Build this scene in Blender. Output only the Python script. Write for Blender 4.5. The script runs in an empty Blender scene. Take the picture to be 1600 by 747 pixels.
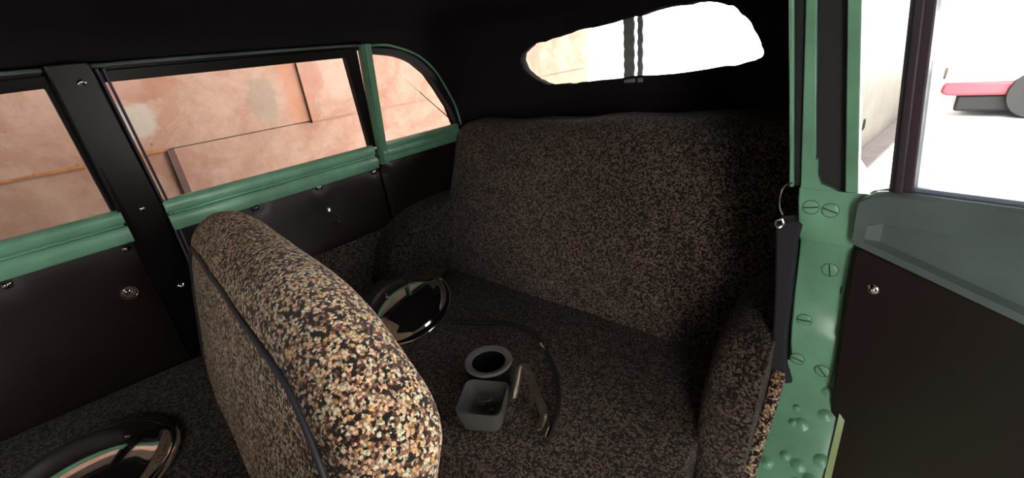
import bpy, bmesh, math, random
from mathutils import Vector, Matrix, noise
random.seed(7)
S = bpy.context.scene
COL = S.collection

# ------------------------------------------------------------------ camera
cam_d = bpy.data.cameras.new('camera')
cam = bpy.data.objects.new('camera', cam_d)
COL.objects.link(cam)
cam_d.sensor_fit = 'HORIZONTAL'
cam_d.sensor_width = 36.0
cam_d.lens = 36.0 * 692.25 / 1600
cam_d.clip_start = 0.01
cam_d.clip_end = 500
CR = ((0.75624651, 0.17758101, -0.62952426),
      (0.64452644, -0.36690346, 0.67078843),
      (-0.11160646, -0.91323353, -0.39172191))
cam.matrix_world = Matrix(((CR[0][0], -CR[0][1], -CR[0][2], 0.7005),
                           (CR[1][0], -CR[1][1], -CR[1][2], 0.0),
                           (CR[2][0], -CR[2][1], -CR[2][2], 1.13),
                           (0, 0, 0, 1)))
S.camera = cam

# ------------------------------------------------------------------ light
w = bpy.data.worlds.new('world')
S.world = w
w.use_nodes = True
bg = w.node_tree.nodes['Background']
bg.inputs[0].default_value = (1.0, 0.965, 0.94, 1)
bg.inputs[1].default_value = 12.5
sun_d = bpy.data.lights.new('sun', 'SUN')
sun_d.energy = 8.0
sun_d.angle = 0.01
sun_d.color = (1.0, 0.95, 0.88)
sun = bpy.data.objects.new('sun', sun_d)
COL.objects.link(sun)
sun.rotation_euler = Vector((0.62, 0.35, -0.9)).to_track_quat('-Z', 'Y').to_euler()
S.view_settings.view_transform = 'Standard'
S.view_settings.look = 'None'
S.view_settings.gamma = 1
S.view_settings.use_curve_mapping = False
S.view_settings.exposure = 0.0

# ------------------------------------------------------------------ helpers
def lin(c):
    return tuple((x / 12.92 if x <= .04045 else ((x + .055) / 1.055) ** 2.4) for x in c)

def empty(name, loc, rz=0, parent=None):
    o = bpy.data.objects.new(name, None)
    COL.objects.link(o)
    o.location = loc
    o.rotation_euler = (0, 0, rz)
    o.empty_display_size = .05
    if parent: o.parent = parent
    return o

def tag(o, label=None, cat=None, group=None, kind=None):
    if label: o['label'] = label
    if cat: o['category'] = cat
    if group: o['group'] = group
    if kind: o['kind'] = kind
    return o

def link(name, me, mat, parent=None, smooth=True, loc=(0, 0, 0), label=None):
    if not isinstance(mat, (list, tuple)): mat = [mat]
    for m in mat: me.materials.append(m)
    if smooth:
        for p in me.polygons: p.use_smooth = True
    o = bpy.data.objects.new(name, me)
    COL.objects.link(o)
    o.location = loc
    if parent: o.parent = parent
    if label: o['label'] = label
    return o

def from_bm(name, bm, mat, parent=None, smooth=True, bevel=0, seg=2, autosm=True, **k):
    bmesh.ops.recalc_face_normals(bm, faces=bm.faces)
    me = bpy.data.meshes.new(name)
    bm.to_mesh(me); bm.free()
    o = link(name, me, mat, parent, smooth, **k)
    if bevel:
        b = o.modifiers.new('b', 'BEVEL'); b.width = bevel; b.segments = seg
        b.limit_method = 'ANGLE'; b.angle_limit = math.radians(35)
    if smooth and autosm:
        for e in me.edges: pass
        me.set_sharp_from_angle(angle=math.radians(40))
    return o

def add_prism(bm, pts_a, pts_b):
    """closed prism between two matching 3d loops"""
    a = [bm.verts.new(p) for p in pts_a]
    b = [bm.verts.new(p) for p in pts_b]
    n = len(a)
    bm.faces.new(a); bm.faces.new(b[::-1])
    for i in range(n):
        bm.faces.new((a[i], a[(i + 1) % n], b[(i + 1) % n], b[i]))

def add_box(bm, x0, x1, y0, y1, z0, z1):
    add_prism(bm, [(x0, y0, z0), (x1, y0, z0), (x1, y1, z0), (x0, y1, z0)],
              [(x0, y0, z1), (x1, y0, z1), (x1, y1, z1), (x0, y1, z1)])

def add_tube(bm, path, r, seg=10, closed=False, cap=True, rad=None):
    P = [Vector(p) for p in path]
    n = len(P)
    rings = []
    prev = None
    for i, p in enumerate(P):
        if closed: t = P[(i + 1) % n] - P[i - 1]
        else: t = P[min(i + 1, n - 1)] - P[max(i - 1, 0)]
        t.normalize()
        if prev is None:
            u = t.orthogonal().normalized()
        else:
            u = (prev - t * prev.dot(t)).normalized()
        prev = u
        v = t.cross(u)
        rr = rad[i] if rad else r
        rings.append([bm.verts.new(p + (u * math.cos(a) + v * math.sin(a)) * rr)
                      for a in [2 * math.pi * k / seg for k in range(seg)]])
    m = n if closed else n - 1
    for i in range(m):
        A, B = rings[i], rings[(i + 1) % n]
        for k in range(seg):
            bm.faces.new((A[k], A[(k + 1) % seg], B[(k + 1) % seg], B[k]))
    if not closed and cap:
        bm.faces.new(rings[0][::-1]); bm.faces.new(rings[-1])

def add_lathe(bm, prof, M=None, seg=48):
    """profile (r,z) revolved about z; r==0 closes"""
    M = M or Matrix.Identity(4)
    rings = []
    for r, z in prof:
        if r < 1e-6: rings.append([bm.verts.new(M @ Vector((0, 0, z)))])
        else: rings.append([bm.verts.new(M @ Vector((r * math.cos(2 * math.pi * k / seg), r * math.sin(2 * math.pi * k / seg), z))) for k in range(seg)])
    for A, B in zip(rings, rings[1:]):
        for k in range(seg):
            a, a2 = A[k % len(A)], A[(k + 1) % len(A)]
            b, b2 = B[k % len(B)], B[(k + 1) % len(B)]
            vs = []
            for v in (a, a2, b2, b):
                if v not in vs: vs.append(v)
            if len(vs) >= 3: bm.faces.new(vs)

def orient(loc, direction):
    q = Vector(direction).normalized().to_track_quat('Z', 'Y')
    return Matrix.Translation(loc) @ q.to_matrix().to_4x4()

def spline(pts, n=8, closed=False):
    P = [Vector(p) for p in pts]; out = []; m = len(P)
    rng = range(m) if closed else range(m - 1)
    for i in rng:
        if closed: a, b, c, d = P[i - 1], P[i], P[(i + 1) % m], P[(i + 2) % m]
        else: a, b, c, d = P[max(i - 1, 0)], P[i], P[i + 1], P[min(i + 2, m - 1)]
        for k in range(n):
            t = k / n
            out.append(.5 * ((2 * b) + (c - a) * t + (2 * a - 5 * b + 4 * c - d) * t * t + (3 * b - a - 3 * c + d) * t ** 3))
    if not closed: out.append(P[-1])
    return out

def rbox(hx, hy, hz, r, step, fn=None):
    """rounded box as bmesh, deformed by fn(Vector)->Vector"""
    bm = bmesh.new()
    cache = {}
    def lins(h):
        n = max(2, int(round(2 * h / step)))
        base = [-h + 2 * h * i / n for i in range(n + 1)]
        ex = [-h + r * k / 6 for k in range(7)] + [h - r * k / 6 for k in range(7)]
        vals = sorted(set([round(v, 5) for v in base if abs(v) < h - r * 1.05] + [round(v, 5) for v in ex]))
        return vals
    X, Y, Z = lins(hx), lins(hy), lins(hz)
    def V(x, y, z):
        k = (x, y, z)
        if k in cache: return cache[k]
        c = Vector((max(-hx + r, min(hx - r, x)), max(-hy + r, min(hy - r, y)), max(-hz + r, min(hz - r, z))))
        d = Vector(k) - c
        if d.length > 1e-9: p = c + d.normalized() * r
        else: p = c
        if fn: p = fn(p)
        cache[k] = bm.verts.new(p)
        return cache[k]
    def face(A, B, f):
        for i in range(len(A) - 1):
            for j in range(len(B) - 1):
                bm.faces.new((f(A[i], B[j]), f(A[i + 1], B[j]), f(A[i + 1], B[j + 1]), f(A[i], B[j + 1])))
    x0, x1, y0, y1, z0, z1 = X[0], X[-1], Y[0], Y[-1], Z[0], Z[-1]
    face(Y, Z, lambda a, b: V(x0, a, b)); face(Y, Z, lambda a, b: V(x1, a, b))
    face(X, Z, lambda a, b: V(a, y0, b)); face(X, Z, lambda a, b: V(a, y1, b))
    face(X, Y, lambda a, b: V(a, b, z0)); face(X, Y, lambda a, b: V(a, b, z1))
    return bm

# ------------------------------------------------------------------ materials
class NT:
    def __init__(s, name):
        s.m = bpy.data.materials.new(name); s.m.use_nodes = True
        s.t = s.m.node_tree; s.b = s.t.nodes['Principled BSDF']; s.out = s.t.nodes['Material Output']
        s.tc = s.t.nodes.new('ShaderNodeTexCoord')
    def n(s, typ, **kw):
        x = s.t.nodes.new('ShaderNode' + typ)
        for k, v in kw.items():
            if k.startswith('i_'):
                key = k[2:]
                x.inputs[int(key) if key.isdigit() else key.replace('_', ' ')].default_value = v
            else: setattr(x, k, v)
        return x
    def l(s, a, b): s.t.links.new(a, b)
    def noise(s, scale, detail=4, rough=.5, vec=None, dist=0):
        x = s.n('TexNoise', i_Scale=scale, i_Detail=detail, i_Roughness=rough, i_Distortion=dist)
        s.l(vec or s.tc.outputs['Object'], x.inputs['Vector']); return x
    def ramp(s, fac, stops, interp='LINEAR'):
        r = s.n('ValToRGB'); cr = r.color_ramp; cr.interpolation = interp
        while len(cr.elements) > 1: cr.elements.remove(cr.elements[-1])
        cr.elements[0].position = stops[0][0]; cr.elements[0].color = (*stops[0][1], 1)
        for p, c in stops[1:]:
            e = cr.elements.new(p); e.color = (*c, 1)
        s.l(fac, r.inputs[0]); return r
    def mix(s, fac, a, b, mode='MIX'):
        x = s.n('Mix', data_type='RGBA', blend_type=mode)
        for sock, v in ((x.inputs[0], fac), (x.inputs[6], a), (x.inputs[7], b)):
            if isinstance(v, (int, float)): sock.default_value = v
            elif isinstance(v, tuple): sock.default_value = (*v, 1)
            else: s.l(v, sock)
        return x.outputs[2]
    def math(s, op, a, b=None, clamp=False):
        x = s.n('Math', operation=op, use_clamp=clamp)
        for i, v in enumerate((a, b)):
            if v is None: continue
            if isinstance(v, (int, float)): x.inputs[i].default_value = v
            else: s.l(v, x.inputs[i])
        return x.outputs[0]
    def bump(s, h, strength, dist=.001):
        b = s.n('Bump', i_Strength=strength, i_Distance=dist)
        s.l(h, b.inputs['Height']); s.l(b.outputs[0], s.b.inputs['Normal'])

def simple(name, col, rough=.5, metal=0, bumpscale=0, bumpstr=.2, var=0, spec=.5, coat=0, srgb=True, bdist=.001):
    a = NT(name)
    c = lin(col) if srgb else col
    a.b.inputs['Roughness'].default_value = rough
    a.b.inputs['Metallic'].default_value = metal
    a.b.inputs['Specular IOR Level'].default_value = spec
    if coat: a.b.inputs['Coat Weight'].default_value = coat
    if var:
        nz = a.noise(var, 6, .6)
        r = a.ramp(nz.outputs[0], [(.3, tuple(x * .72 for x in c)), (.7, tuple(min(1, x * 1.2) for x in c))])
        a.l(r.outputs[0], a.b.inputs['Base Color'])
    else: a.b.inputs['Base Color'].default_value = (*c, 1)
    if bumpscale:
        nz = a.noise(bumpscale, 5, .6)
        a.bump(nz.outputs[0], bumpstr, bdist)
    return a.m

def tweed(name, scale=170, dark=1.0, sat=1.0):
    a = NT(name)
    d = a.noise(260, 2, .5)
    mv = a.n('VectorMath', operation='MULTIPLY_ADD')
    a.l(d.outputs['Color'], mv.inputs[0]); mv.inputs[1].default_value = (.006, .006, .006)
    a.l(a.tc.outputs['Object'], mv.inputs[2])
    v = a.n('TexVoronoi', i_Scale=scale, i_Randomness=1.0); a.l(mv.outputs[0], v.inputs['Vector'])
    sx = a.n('SeparateColor'); a.l(v.outputs['Color'], sx.inputs[0])
    k = dark
    def C(r, g, b):
        c = lin((r, g, b)); m_ = sum(c) / 3
        return tuple(min(.93, (m_ + (x - m_) * sat) * k) for x in c)
    r = a.ramp(sx.outputs[0], [(0, C(.05, .04, .04)), (.22, C(.12, .08, .07)), (.31, C(.33, .19, .14)), (.40, C(.56, .41, .32)),
                               (.50, C(.86, .70, .57)), (.74, C(.95, .82, .70)), (.94, C(.80, .64, .38))], 'CONSTANT')
    big = a.noise(22, 3, .5)
    bm_ = a.ramp(big.outputs[0], [(.35, (.78, .74, .72)), (.62, (1, 1, 1))])
    f = a.noise(900, 2, .6)
    fm = a.ramp(f.outputs[0], [(.3, (.62, .6, .58)), (.65, (1.0, 1.0, 1.0))])
    gap = a.ramp(v.outputs['Distance'], [(.40, (1, 1, 1)), (.66, (.36, .31, .29))])
    c = a.mix(1.0, r.outputs[0], bm_.outputs[0], 'MULTIPLY')
    c = a.mix(1.0, c, gap.outputs[0], 'MULTIPLY')
    c = a.mix(1.0, c, fm.outputs[0], 'MULTIPLY')
    a.l(c, a.b.inputs['Base Color'])
    a.b.inputs['Roughness'].default_value = .95
    a.b.inputs['Specular IOR Level'].default_value = .15
    a.b.inputs['Sheen Weight'].default_value = .15
    h = a.math('ADD', a.math('MULTIPLY', sx.outputs[0], .6), a.math('MULTIPLY', f.outputs[0], .9))
    h = a.math('SUBTRACT', h, a.math('MULTIPLY', v.outputs['Distance'], 60.0 / scale))
    a.bump(h, .9, .003)
    return a.m

M_TWEED_LIT = tweed('tweed_upholstery_lit', 250, 1.4)  # same tweed, colour lifted for the lit front backrest and sill roll
M_TWEED_SHADE = tweed('tweed_upholstery_shade', 260, .34, .6)  # same tweed with shade put into its colour, for rear seat, cushions, cards
M_GREEN = simple('green_paint', (.44, .64, .52), .32, bumpscale=60, bumpstr=.12, var=9)
M_GREEN_DULL = simple('grey_green_paint', (.37, .42, .41), .42, bumpscale=60, bumpstr=.1, var=7)
M_BLACKPAINT = simple('black_paint', (.04, .035, .04), .35, spec=.3, bumpscale=90, bumpstr=.08)
M_VINYL = simple('black_vinyl', (.125, .082, .08), .40, spec=.38, bumpscale=38, bumpstr=.25, bdist=.003)
M_RUBBER = simple('black_rubber', (.09, .09, .10), .6)
M_CHANNEL = simple('window_channel', (.34, .32, .38), .35, metal=.6)
M_HEAD = simple('headliner_fabric', (.13, .113, .13), .95, bumpscale=500, bumpstr=.4, spec=.1)  # slight purple in the fabric colour imitates lens haze
M_CHROME = simple('chrome', (.86, .84, .84), .07, metal=1, bumpscale=8, bumpstr=.02)
M_DULLCHROME = simple('worn_chrome', (.75, .74, .73), .22, metal=1)
M_STEEL = simple('bare_steel', (.48, .45, .41), .4, metal=.9, var=60)
M_RIMGREY = simple('grey_plastic', (.36, .36, .37), .4)
M_FLOOR = simple('dark_carpet', (.12, .11, .11), .95, bumpscale=300, bumpstr=.4)
M_CORD = simple('piping_cord', (.17, .17, .19), .6, bumpscale=400, bumpstr=.3)

def glass(name, dirt=0):
    a = NT(name)
    t = a.t
    tr = a.n('BsdfTransparent'); tr.inputs[0].default_value = (.94, .96, .95, 1)
    gl = a.n('BsdfGlossy', i_Roughness=.02)
    fr = a.n('Fresnel', i_IOR=1.22)
    mx = a.n('MixShader')
    a.l(fr.outputs[0], mx.inputs[0]); a.l(tr.outputs[0], mx.inputs[1]); a.l(gl.outputs[0], mx.inputs[2])
    last = mx.outputs[0]
    if dirt:
        sep = a.n('SeparateXYZ'); a.l(a.tc.outputs['Object'], sep.inputs[0])
        nz = a.noise(14, 5, .6)
        e = a.math('ADD', sep.outputs[0], a.math('MULTIPLY', a.math('SUBTRACT', nz.outputs[0], .5), .06))
        z = a.math('MULTIPLY', a.math('SUBTRACT', sep.outputs[2], .885), .19)
        msk = a.ramp(a.math('ADD', e, z), [(.073, (.6, .6, .6)), (.080, (0, 0, 0))])
        df = a.n('BsdfTranslucent'); df.inputs[0].default_value = (.55, .66, .75, 1)
        m2 = a.n('MixShader'); a.l(msk.outputs[0], m2.inputs[0]); a.l(last, m2.inputs[1]); a.l(df.outputs[0], m2.inputs[2])
        last = m2.outputs[0]
    a.l(last, a.out.inputs[0])
    return a.m
M_GLASS = glass('window_glass')
M_GLASS_DIRTY = glass('dusty_window_glass', 1)

# ------------------------------------------------------------------ the garage and yard
GZ = -0.32
def rust_mat(name, hue=0):
    a = NT(name)
    O = a.tc.outputs['Object']
    n1 = a.noise(1.9, 8, .62, dist=.6); n2 = a.noise(7, 8, .7); n3 = a.noise(40, 4, .6)
    base = a.ramp(n1.outputs[0], [(.28, lin((.66, .47, .39))), (.45, lin((.76, .60, .52))), (.58, lin((.80, .64, .57))), (.75, lin((.72, .62, .55)))])
    r2 = a.ramp(n2.outputs[0], [(.35, lin((.70, .50, .42))), (.6, lin((.84, .70, .62)))])
    c = a.mix(.5, base.outputs[0], r2.outputs[0])
    n4 = a.noise(3.3, 6, .65, dist=1.2)
    c = a.mix(a.ramp(n4.outputs[0], [(.52, (0, 0, 0)), (.60, (.55,) * 3)]).outputs[0], c, lin((.70, .48, .40)))
    def blob(c, y, z, ry, rz, col, amt, wob=.5):
        mp = a.n('Mapping', vector_type='POINT')
        mp.inputs['Location'].default_value = (0, -y / ry, -z / rz)
        mp.inputs['Scale'].default_value = (0, 1 / ry, 1 / rz)
        a.l(O, mp.inputs[0])
        ln = a.n('VectorMath', operation='LENGTH'); a.l(mp.outputs[0], ln.inputs[0])
        d = a.math('ADD', ln.outputs['Value'], a.math('MULTIPLY', a.math('SUBTRACT', n2.outputs[0], .5), wob * 4))
        f = a.ramp(d, [(.75, (amt,) * 3), (1.0, (0, 0, 0))])
        return a.mix(f.outputs[0], c, col)
    if hue == 0:
        c = blob(c, .43, 1.02, .10, .075, lin((.80, .74, .69)), .9)
        c = blob(c, 1.0, 1.03, .09, .13, lin((.66, .60, .52)), .7)
        c = blob(c, 1.16, 1.0, .07, .25, lin((.85, .55, .42)), .5)
        c = blob(c, .50, 1.16, .18, .06, lin((.70, .47, .38)), .6)
        c = blob(c, 1.42, 1.12, .12, .16, lin((.82, .72, .65)), .6)
        c = blob(c, 1.28, 1.10, .07, .12, lin((.76, .52, .46)), .6)
    g = a.ramp(n3.outputs[0], [(.3, (.93, .92, .92)), (.6, (1, 1, 1))])
    c = a.mix(1.0, c, g.outputs[0], 'MULTIPLY')
    c = a.mix(1.0, c, (.76, .73, .74), 'MULTIPLY')
    sp = a.n('TexVoronoi', i_Scale=9); a.l(O, sp.inputs['Vector'])
    s_ = a.ramp(sp.outputs['Distance'], [(.045, (1, 1, 1)), (.07, (0, 0, 0))])
    c = a.mix(a.math('MULTIPLY', s_.outputs[0], .6), c, lin((.42, .28, .22)))
    a.l(c, a.b.inputs['Base Color'])
    a.b.inputs['Roughness'].default_value = .8
    a.bump(n2.outputs[0], .3, .004)
    return a.m
M_RUST = rust_mat('rusty_sheet')
M_RUST_LOW = rust_mat('pink_primer_sheet', 1)
M_RUSTEDGE = simple('orange_rust', (.72, .45, .24), .9, var=30)
M_CONC = simple('concrete', (.86, .85, .83), .9, bumpscale=5, bumpstr=.1, var=1.5)
M_ROOFSHEET = simple('garage_roof_sheet', (.32, .29, .27), .9, var=3)
M_CREAM = simple('cream_paint', (.275, .27, .235), .6, var=4)
M_PLINTH = simple('plinth_concrete', (.25, .22, .21), .9, var=8)

bm = bmesh.new(); add_box(bm, -60, 60, -40, 90, GZ - .1, GZ)
o = from_bm('ground', bm, M_CONC, smooth=False); tag(o, 'sunlit pale concrete yard and garage floor under the car', kind='structure')
WX = -1.9
bm = bmesh.new(); add_box(bm, -1.9, 2.2, -2.6, 4.2, GZ - .01, GZ + .006)  # darker slab added so the garage floor bounces less light
o = from_bm('floor', bm, simple('garage_floor', (.45, .42, .40), .9, var=3), smooth=False); tag(o, 'concrete garage floor under the car, darkened to bounce less light', kind='structure')
wall = empty('wall_left', (0, 0, 0)); tag(wall, 'garage wall of rusty pink steel sheets beyond the side windows', kind='structure')
def sheet(name, y0, y1, z0, z1, x, mat, th=.004, skew=0):
    bm = bmesh.new(); add_box(bm, x - th, x, y0, y1, z0, z1)
    bmesh.ops.subdivide_edges(bm, edges=bm.edges, cuts=6, use_grid_fill=True)
    for v in bm.verts:
        v.co.x += .004 * noise.noise(Vector((v.co.y * 3, v.co.z * 3, y0)))
    return from_bm(name, bm, mat, wall, smooth=True)
# framed sheets: the upper row overlaps the lower row at about belt height
sheet('wall_sheet', -2.0, 1.215, .884, 2.5, WX + .012, M_RUST)
sheet('wall_sheet', 1.207, 4.2, .876, 2.5, WX + .02, M_RUST)
sheet('wall_sheet', -2.0, .50, GZ, .90, WX - .012, M_RUST_LOW)
sheet('wall_sheet', .515, 2.3, GZ, .878, WX + .004, M_RUST_LOW)
sheet('wall_sheet', 2.29, 4.2, GZ, .872, WX + .010, M_RUST_LOW)
bm = bmesh.new(); add_box(bm, WX - .05, WX - .02, -2.0, 4.2, GZ, 2.5)
from_bm('wall_backing', bm, M_RUST_LOW, wall, smooth=False)
bm = bmesh.new()
for (a0, a1) in ((-.1, .235), (.38, .50)):
    n = 24
    for i in range(n):
        y0 = a0 + (a1 - a0) * i / n; y1 = a0 + (a1 - a0) * (i + 1) / n
        h = .006 + .007 * abs(noise.noise(Vector((y0 * 30, 1, 2))))
        add_box(bm, WX + .008, WX + .018, y0, y1, .884 - h, .886)
from_bm('rusted_edge', bm, M_RUSTEDGE, wall, smooth=False, label='orange rusted sheet edge')
bm = bmesh.new()   # dark raised fold of the upper sheet joint
add_prism(bm, [(WX + .012, 1.207, .87), (WX + .03, 1.207, .87), (WX + .012, 1.222, .87)], [(WX + .012, 1.207, 1.9), (WX + .03, 1.207, 1.9), (WX + .012, 1.222, 1.9)])
add_box(bm, WX - .01, WX + .006, .50, .53, .55, .878)
from_bm('sheet_fold', bm, simple('dark_rust', (.40, .30, .28), .9), wall, smooth=False)
bm = bmesh.new(); add_box(bm, -1.96, 2.3, -2.6, 4.2, 2.5, 2.56)
o = from_bm('ceiling', bm, M_ROOFSHEET, smooth=False); tag(o, 'sheet steel garage roof over the car', kind='structure')

DW0, DW1, DWH = -2.4, -1.15, 2.25      # unseen doorway, added and sized to let light onto jamb and seat
bm = bmesh.new(); add_box(bm, 2.2, 2.26, -2.6, DW0, GZ, 2.5); add_box(bm, 2.2, 2.26, DW1, 0.5, GZ, 2.5); add_box(bm, 2.2, 2.26, DW0, DW1, DWH, 2.5)
o = from_bm('wall_right', bm, M_ROOFSHEET, smooth=False); tag(o, 'sheet steel garage wall on the open-door side', kind='structure')
bm = bmesh.new(); add_box(bm, -1.96, 2.26, -2.66, -2.6, GZ, 2.5)
o = from_bm('wall_front', bm, M_ROOFSHEET, smooth=False); tag(o, 'sheet steel garage wall ahead of the car', kind='structure')
gate = empty('garage_gate', (.42, 6.5, GZ)); tag(gate, 'cream painted steel gate leaf standing open behind the car pillar', 'gate')
g0, g1 = Vector((.16, 4.4, 0)), Vector((.68, 8.6, 0))
d = (g1 - g0).normalized(); nrm = Vector((d.y, -d.x, 0))
def gbox(bm, s0, s1, t0, t1, z0, z1):
    P = lambda s, t, z: tuple(g0 + d * s + nrm * t + Vector((-.42, -6.5, z - GZ)))
    add_prism(bm, [P(s0, t0, z0), P(s1, t0, z0), P(s1, t1, z0), P(s0, t1, z0)], [P(s0, t0, z1), P(s1, t0, z1), P(s1, t1, z1), P(s0, t1, z1)])
L = (g1 - g0).length
bm = bmesh.new(); gbox(bm, 0, L, -.03, 0, GZ + .0, 2.1); from_bm('gate_panel', bm, M_CREAM, gate, smooth=False)
bm = bmesh.new(); gbox(bm, 0, .05, 0, .02, GZ + .05, 2.1); gbox(bm, L - .05, L, 0, .02, GZ + .05, 2.1); gbox(bm, 0, L, 0, .02, 2.05, 2.1)
from_bm('gate_frame', bm, M_CREAM, gate, smooth=False)
bm = bmesh.new(); 
gbox(bm, 1.52, 1.57, 0, .012, -.06, -.045); gbox(bm, 1.52, 1.57, 0, .012, .035, .05); gbox(bm, 1.52, 1.528, 0, .012, -.06, .05); gbox(bm, 1.562, 1.57, 0, .012, -.06, .05)
from_bm('gate_latch', bm, M_RUBBER, gate, smooth=False)
bm = bmesh.new()
gz0 = GZ
def kerb(bm, s0, s1, t0, t1, z0, z1):
    P = lambda s, t, z: tuple(g0 + d * s + nrm * t + Vector((0, 0, z)))
    add_prism(bm, [P(s0, t0, z0), P(s1, t0, z0), P(s1, t1, z0), P(s0, t1, z0)], [P(s0, t0, z1), P(s1, t0, z1), P(s1, t1, z1), P(s0, t1, z1)])
kerb(bm, -.3, L + .3, .004, .20, GZ, GZ + .03)
o = from_bm('trim_1', bm, M_PLINTH, smooth=False); tag(o, 'low grey concrete kerb along the foot of the cream gate', kind='structure')

# parked car beyond the open door window
pc = empty('parked_car', (2.36, 8.85, GZ)); tag(pc, 'red car with glare painted white on top, parked in the bright yard beyond the open door window', 'car')
M_RED = simple('red_paint', (.70, .28, .33), .3)
M_GLARE = simple('glare_white', (.9, .9, .9), .3)  # white stands in for sky glare on the red upper body
bm = bmesh.new()
low = [(-1.35, .27), (-1.42, .31), (-1.40, .43), (1.9, .43), (1.95, .35), (1.9, .27)]
add_prism(bm, [(x, -.75, z) for x, z in low], [(x, .75, z) for x, z in low])
from_bm('lower_body', bm, M_RED, pc, bevel=.03)
bm = bmesh.new()
up = [(-1.40, .42), (-1.38, .62), (-1.2, .72), (-.5, .82), (-.05, 1.2), (1.0, 1.25), (1.5, .85), (1.9, .78), (1.92, .42)]
add_prism(bm, [(x, -.75 + max(0, z - .75) * .3, z) for x, z in up], [(x, .75 - max(0, z - .75) * .3, z) for x, z in up])
from_bm('upper_body', bm, M_GLARE, pc, bevel=.04)
for wx in (-.55, 1.2):
    for wy in (-.72, .72):
        bm = bmesh.new(); add_lathe(bm, [(0, -.08), (.16, -.08), (.27, -.09), (.28, -.06), (.28, .06), (.27, .09), (.16, .08), (0, .08)], orient((wx, wy, .28), (0, 1, 0)), 24)
        from_bm('wheel', bm, M_RUBBER, pc)
for wy in (-.45, .45):
    bm = bmesh.new(); add_lathe(bm, [(0, .02), (.08, .01), (.1, -.02), (0, -.03)], orient((-1.41, wy, .52), (-1, 0, 0)), 20); from_bm('headlamp', bm, M_CHROME, pc)
bm = bmesh.new(); add_box(bm, -1.25, 1.8, -.70, .70, .07, .275); from_bm('underbody_shadow', bm, M_RUBBER, pc, bevel=.03)  # dark block carries the shadow beneath the car in its colour

# ------------------------------------------------------------------ the car body
car = empty('vintage_car', (0, 0, 0)); tag(car, 'green vintage saloon car seen inside, black headlining, one rear door open', 'car')

def sx(z):            # half width of the inner side at height z
    return .62 - max(0, min(z, 1.2) - .89) * .259

# shell (headlining inside, green paint outside)
def shell_pt(i, j, NI, NJ):
    # j: level, i: along plan
    lv = j / NJ
    if lv < .55:
        z = 0.02 + (1.19 - .02) * (lv / .55)
        hw = sx(z) + .012; yr = 1.375 if z > .85 else 1.375 + (.85 - z) * .05; y0 = 1.10; f = 0
        if z > 1.0: yr -= (z - 1.0) ** 2 * .9
    else:
        a = (lv - .55) / .45 * math.pi / 2
        z = 1.19 + .115 * math.sin(a)
        c = max(math.cos(a), 0)
        hw = (sx(1.19) + .012) * c ** .62
        yr = .35 + (1.3425 - .35) * c ** .5
        y0 = .25 + (1.10 - .25) * c ** .5
    ns = 14
    if i <= ns:
        return Vector((-hw, -1.3 + (y0 + 1.3) * i / ns, z))
    if i >= NI - ns:
        return Vector((hw, -1.3 + (y0 + 1.3) * (NI - i) / ns, z))
    t = (i - ns) / (NI - 2 * ns) * math.pi
    n = 2.5
    cx_, sy_ = math.cos(t), math.sin(t)
    x = -hw * math.copysign(abs(cx_) ** (2 / n), cx_)
    y = y0 + (yr - y0) * abs(sy_) ** (2 / n)
    return Vector((x, y, z))
NI, NJ = 84, 44
bm = bmesh.new()
def tapered(p):
    if p.x > 0 and p.y > .78: p.x -= min(p.x, .008 + (p.y - .78) * .13) * min(1, p.x / .5)
    return p
G = [[bm.verts.new(tapered(shell_pt(i, j, NI, NJ))) for i in range(NI + 1)] for j in range(NJ + 1)]
for j in range(NJ):
    for i in range(NI):
        try: bm.faces.new((G[j][i], G[j][i + 1], G[j + 1][i + 1], G[j + 1][i]))
        except ValueError: pass
bmesh.ops.remove_doubles(bm, verts=bm.verts, dist=.0005)
bmesh.ops.recalc_face_normals(bm, faces=bm.faces)
# make normals point outward
bm.faces.ensure_lookup_table()
f = min(bm.faces, key=lambda f: (f.calc_center_median() - Vector((-.6, 0, .5))).length)
if f.normal.x < 0: bmesh.ops.reverse_faces(bm, faces=bm.faces)
me = bpy.data.meshes.new('shell'); bm.to_mesh(me); bm.free()
shell = link('headlining', me, [M_HEAD, M_GREEN], car, True, label='black fabric headlining with the body shell behind it')
md = shell.modifiers.new('s', 'SOLIDIFY'); md.thickness = .03; md.offset = -1; md.material_offset = 1; md.material_offset_rim = 0

# window outlines on the side plane, (y, z)
REARG = [(.2076, .890), (.780, .890), (.729, 1.160), (.1856, 1.160)]
FRONTG = [(-.95, .890), (.110, .890), (.097, 1.160), (-.80, 1.135)]
QUART = [(.836, .890), (1.169, .890), (1.135, .952), (1.085, 1.018), (1.037, 1.075), (.975, 1.120), (.905, 1.149), (.817, 1.163)]

def sp(y, z, off, side=-1):
    """point of the side plane; off>0 is towards the cabin"""
    return Vector((side * (sx(z) - off), y, z))

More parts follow.
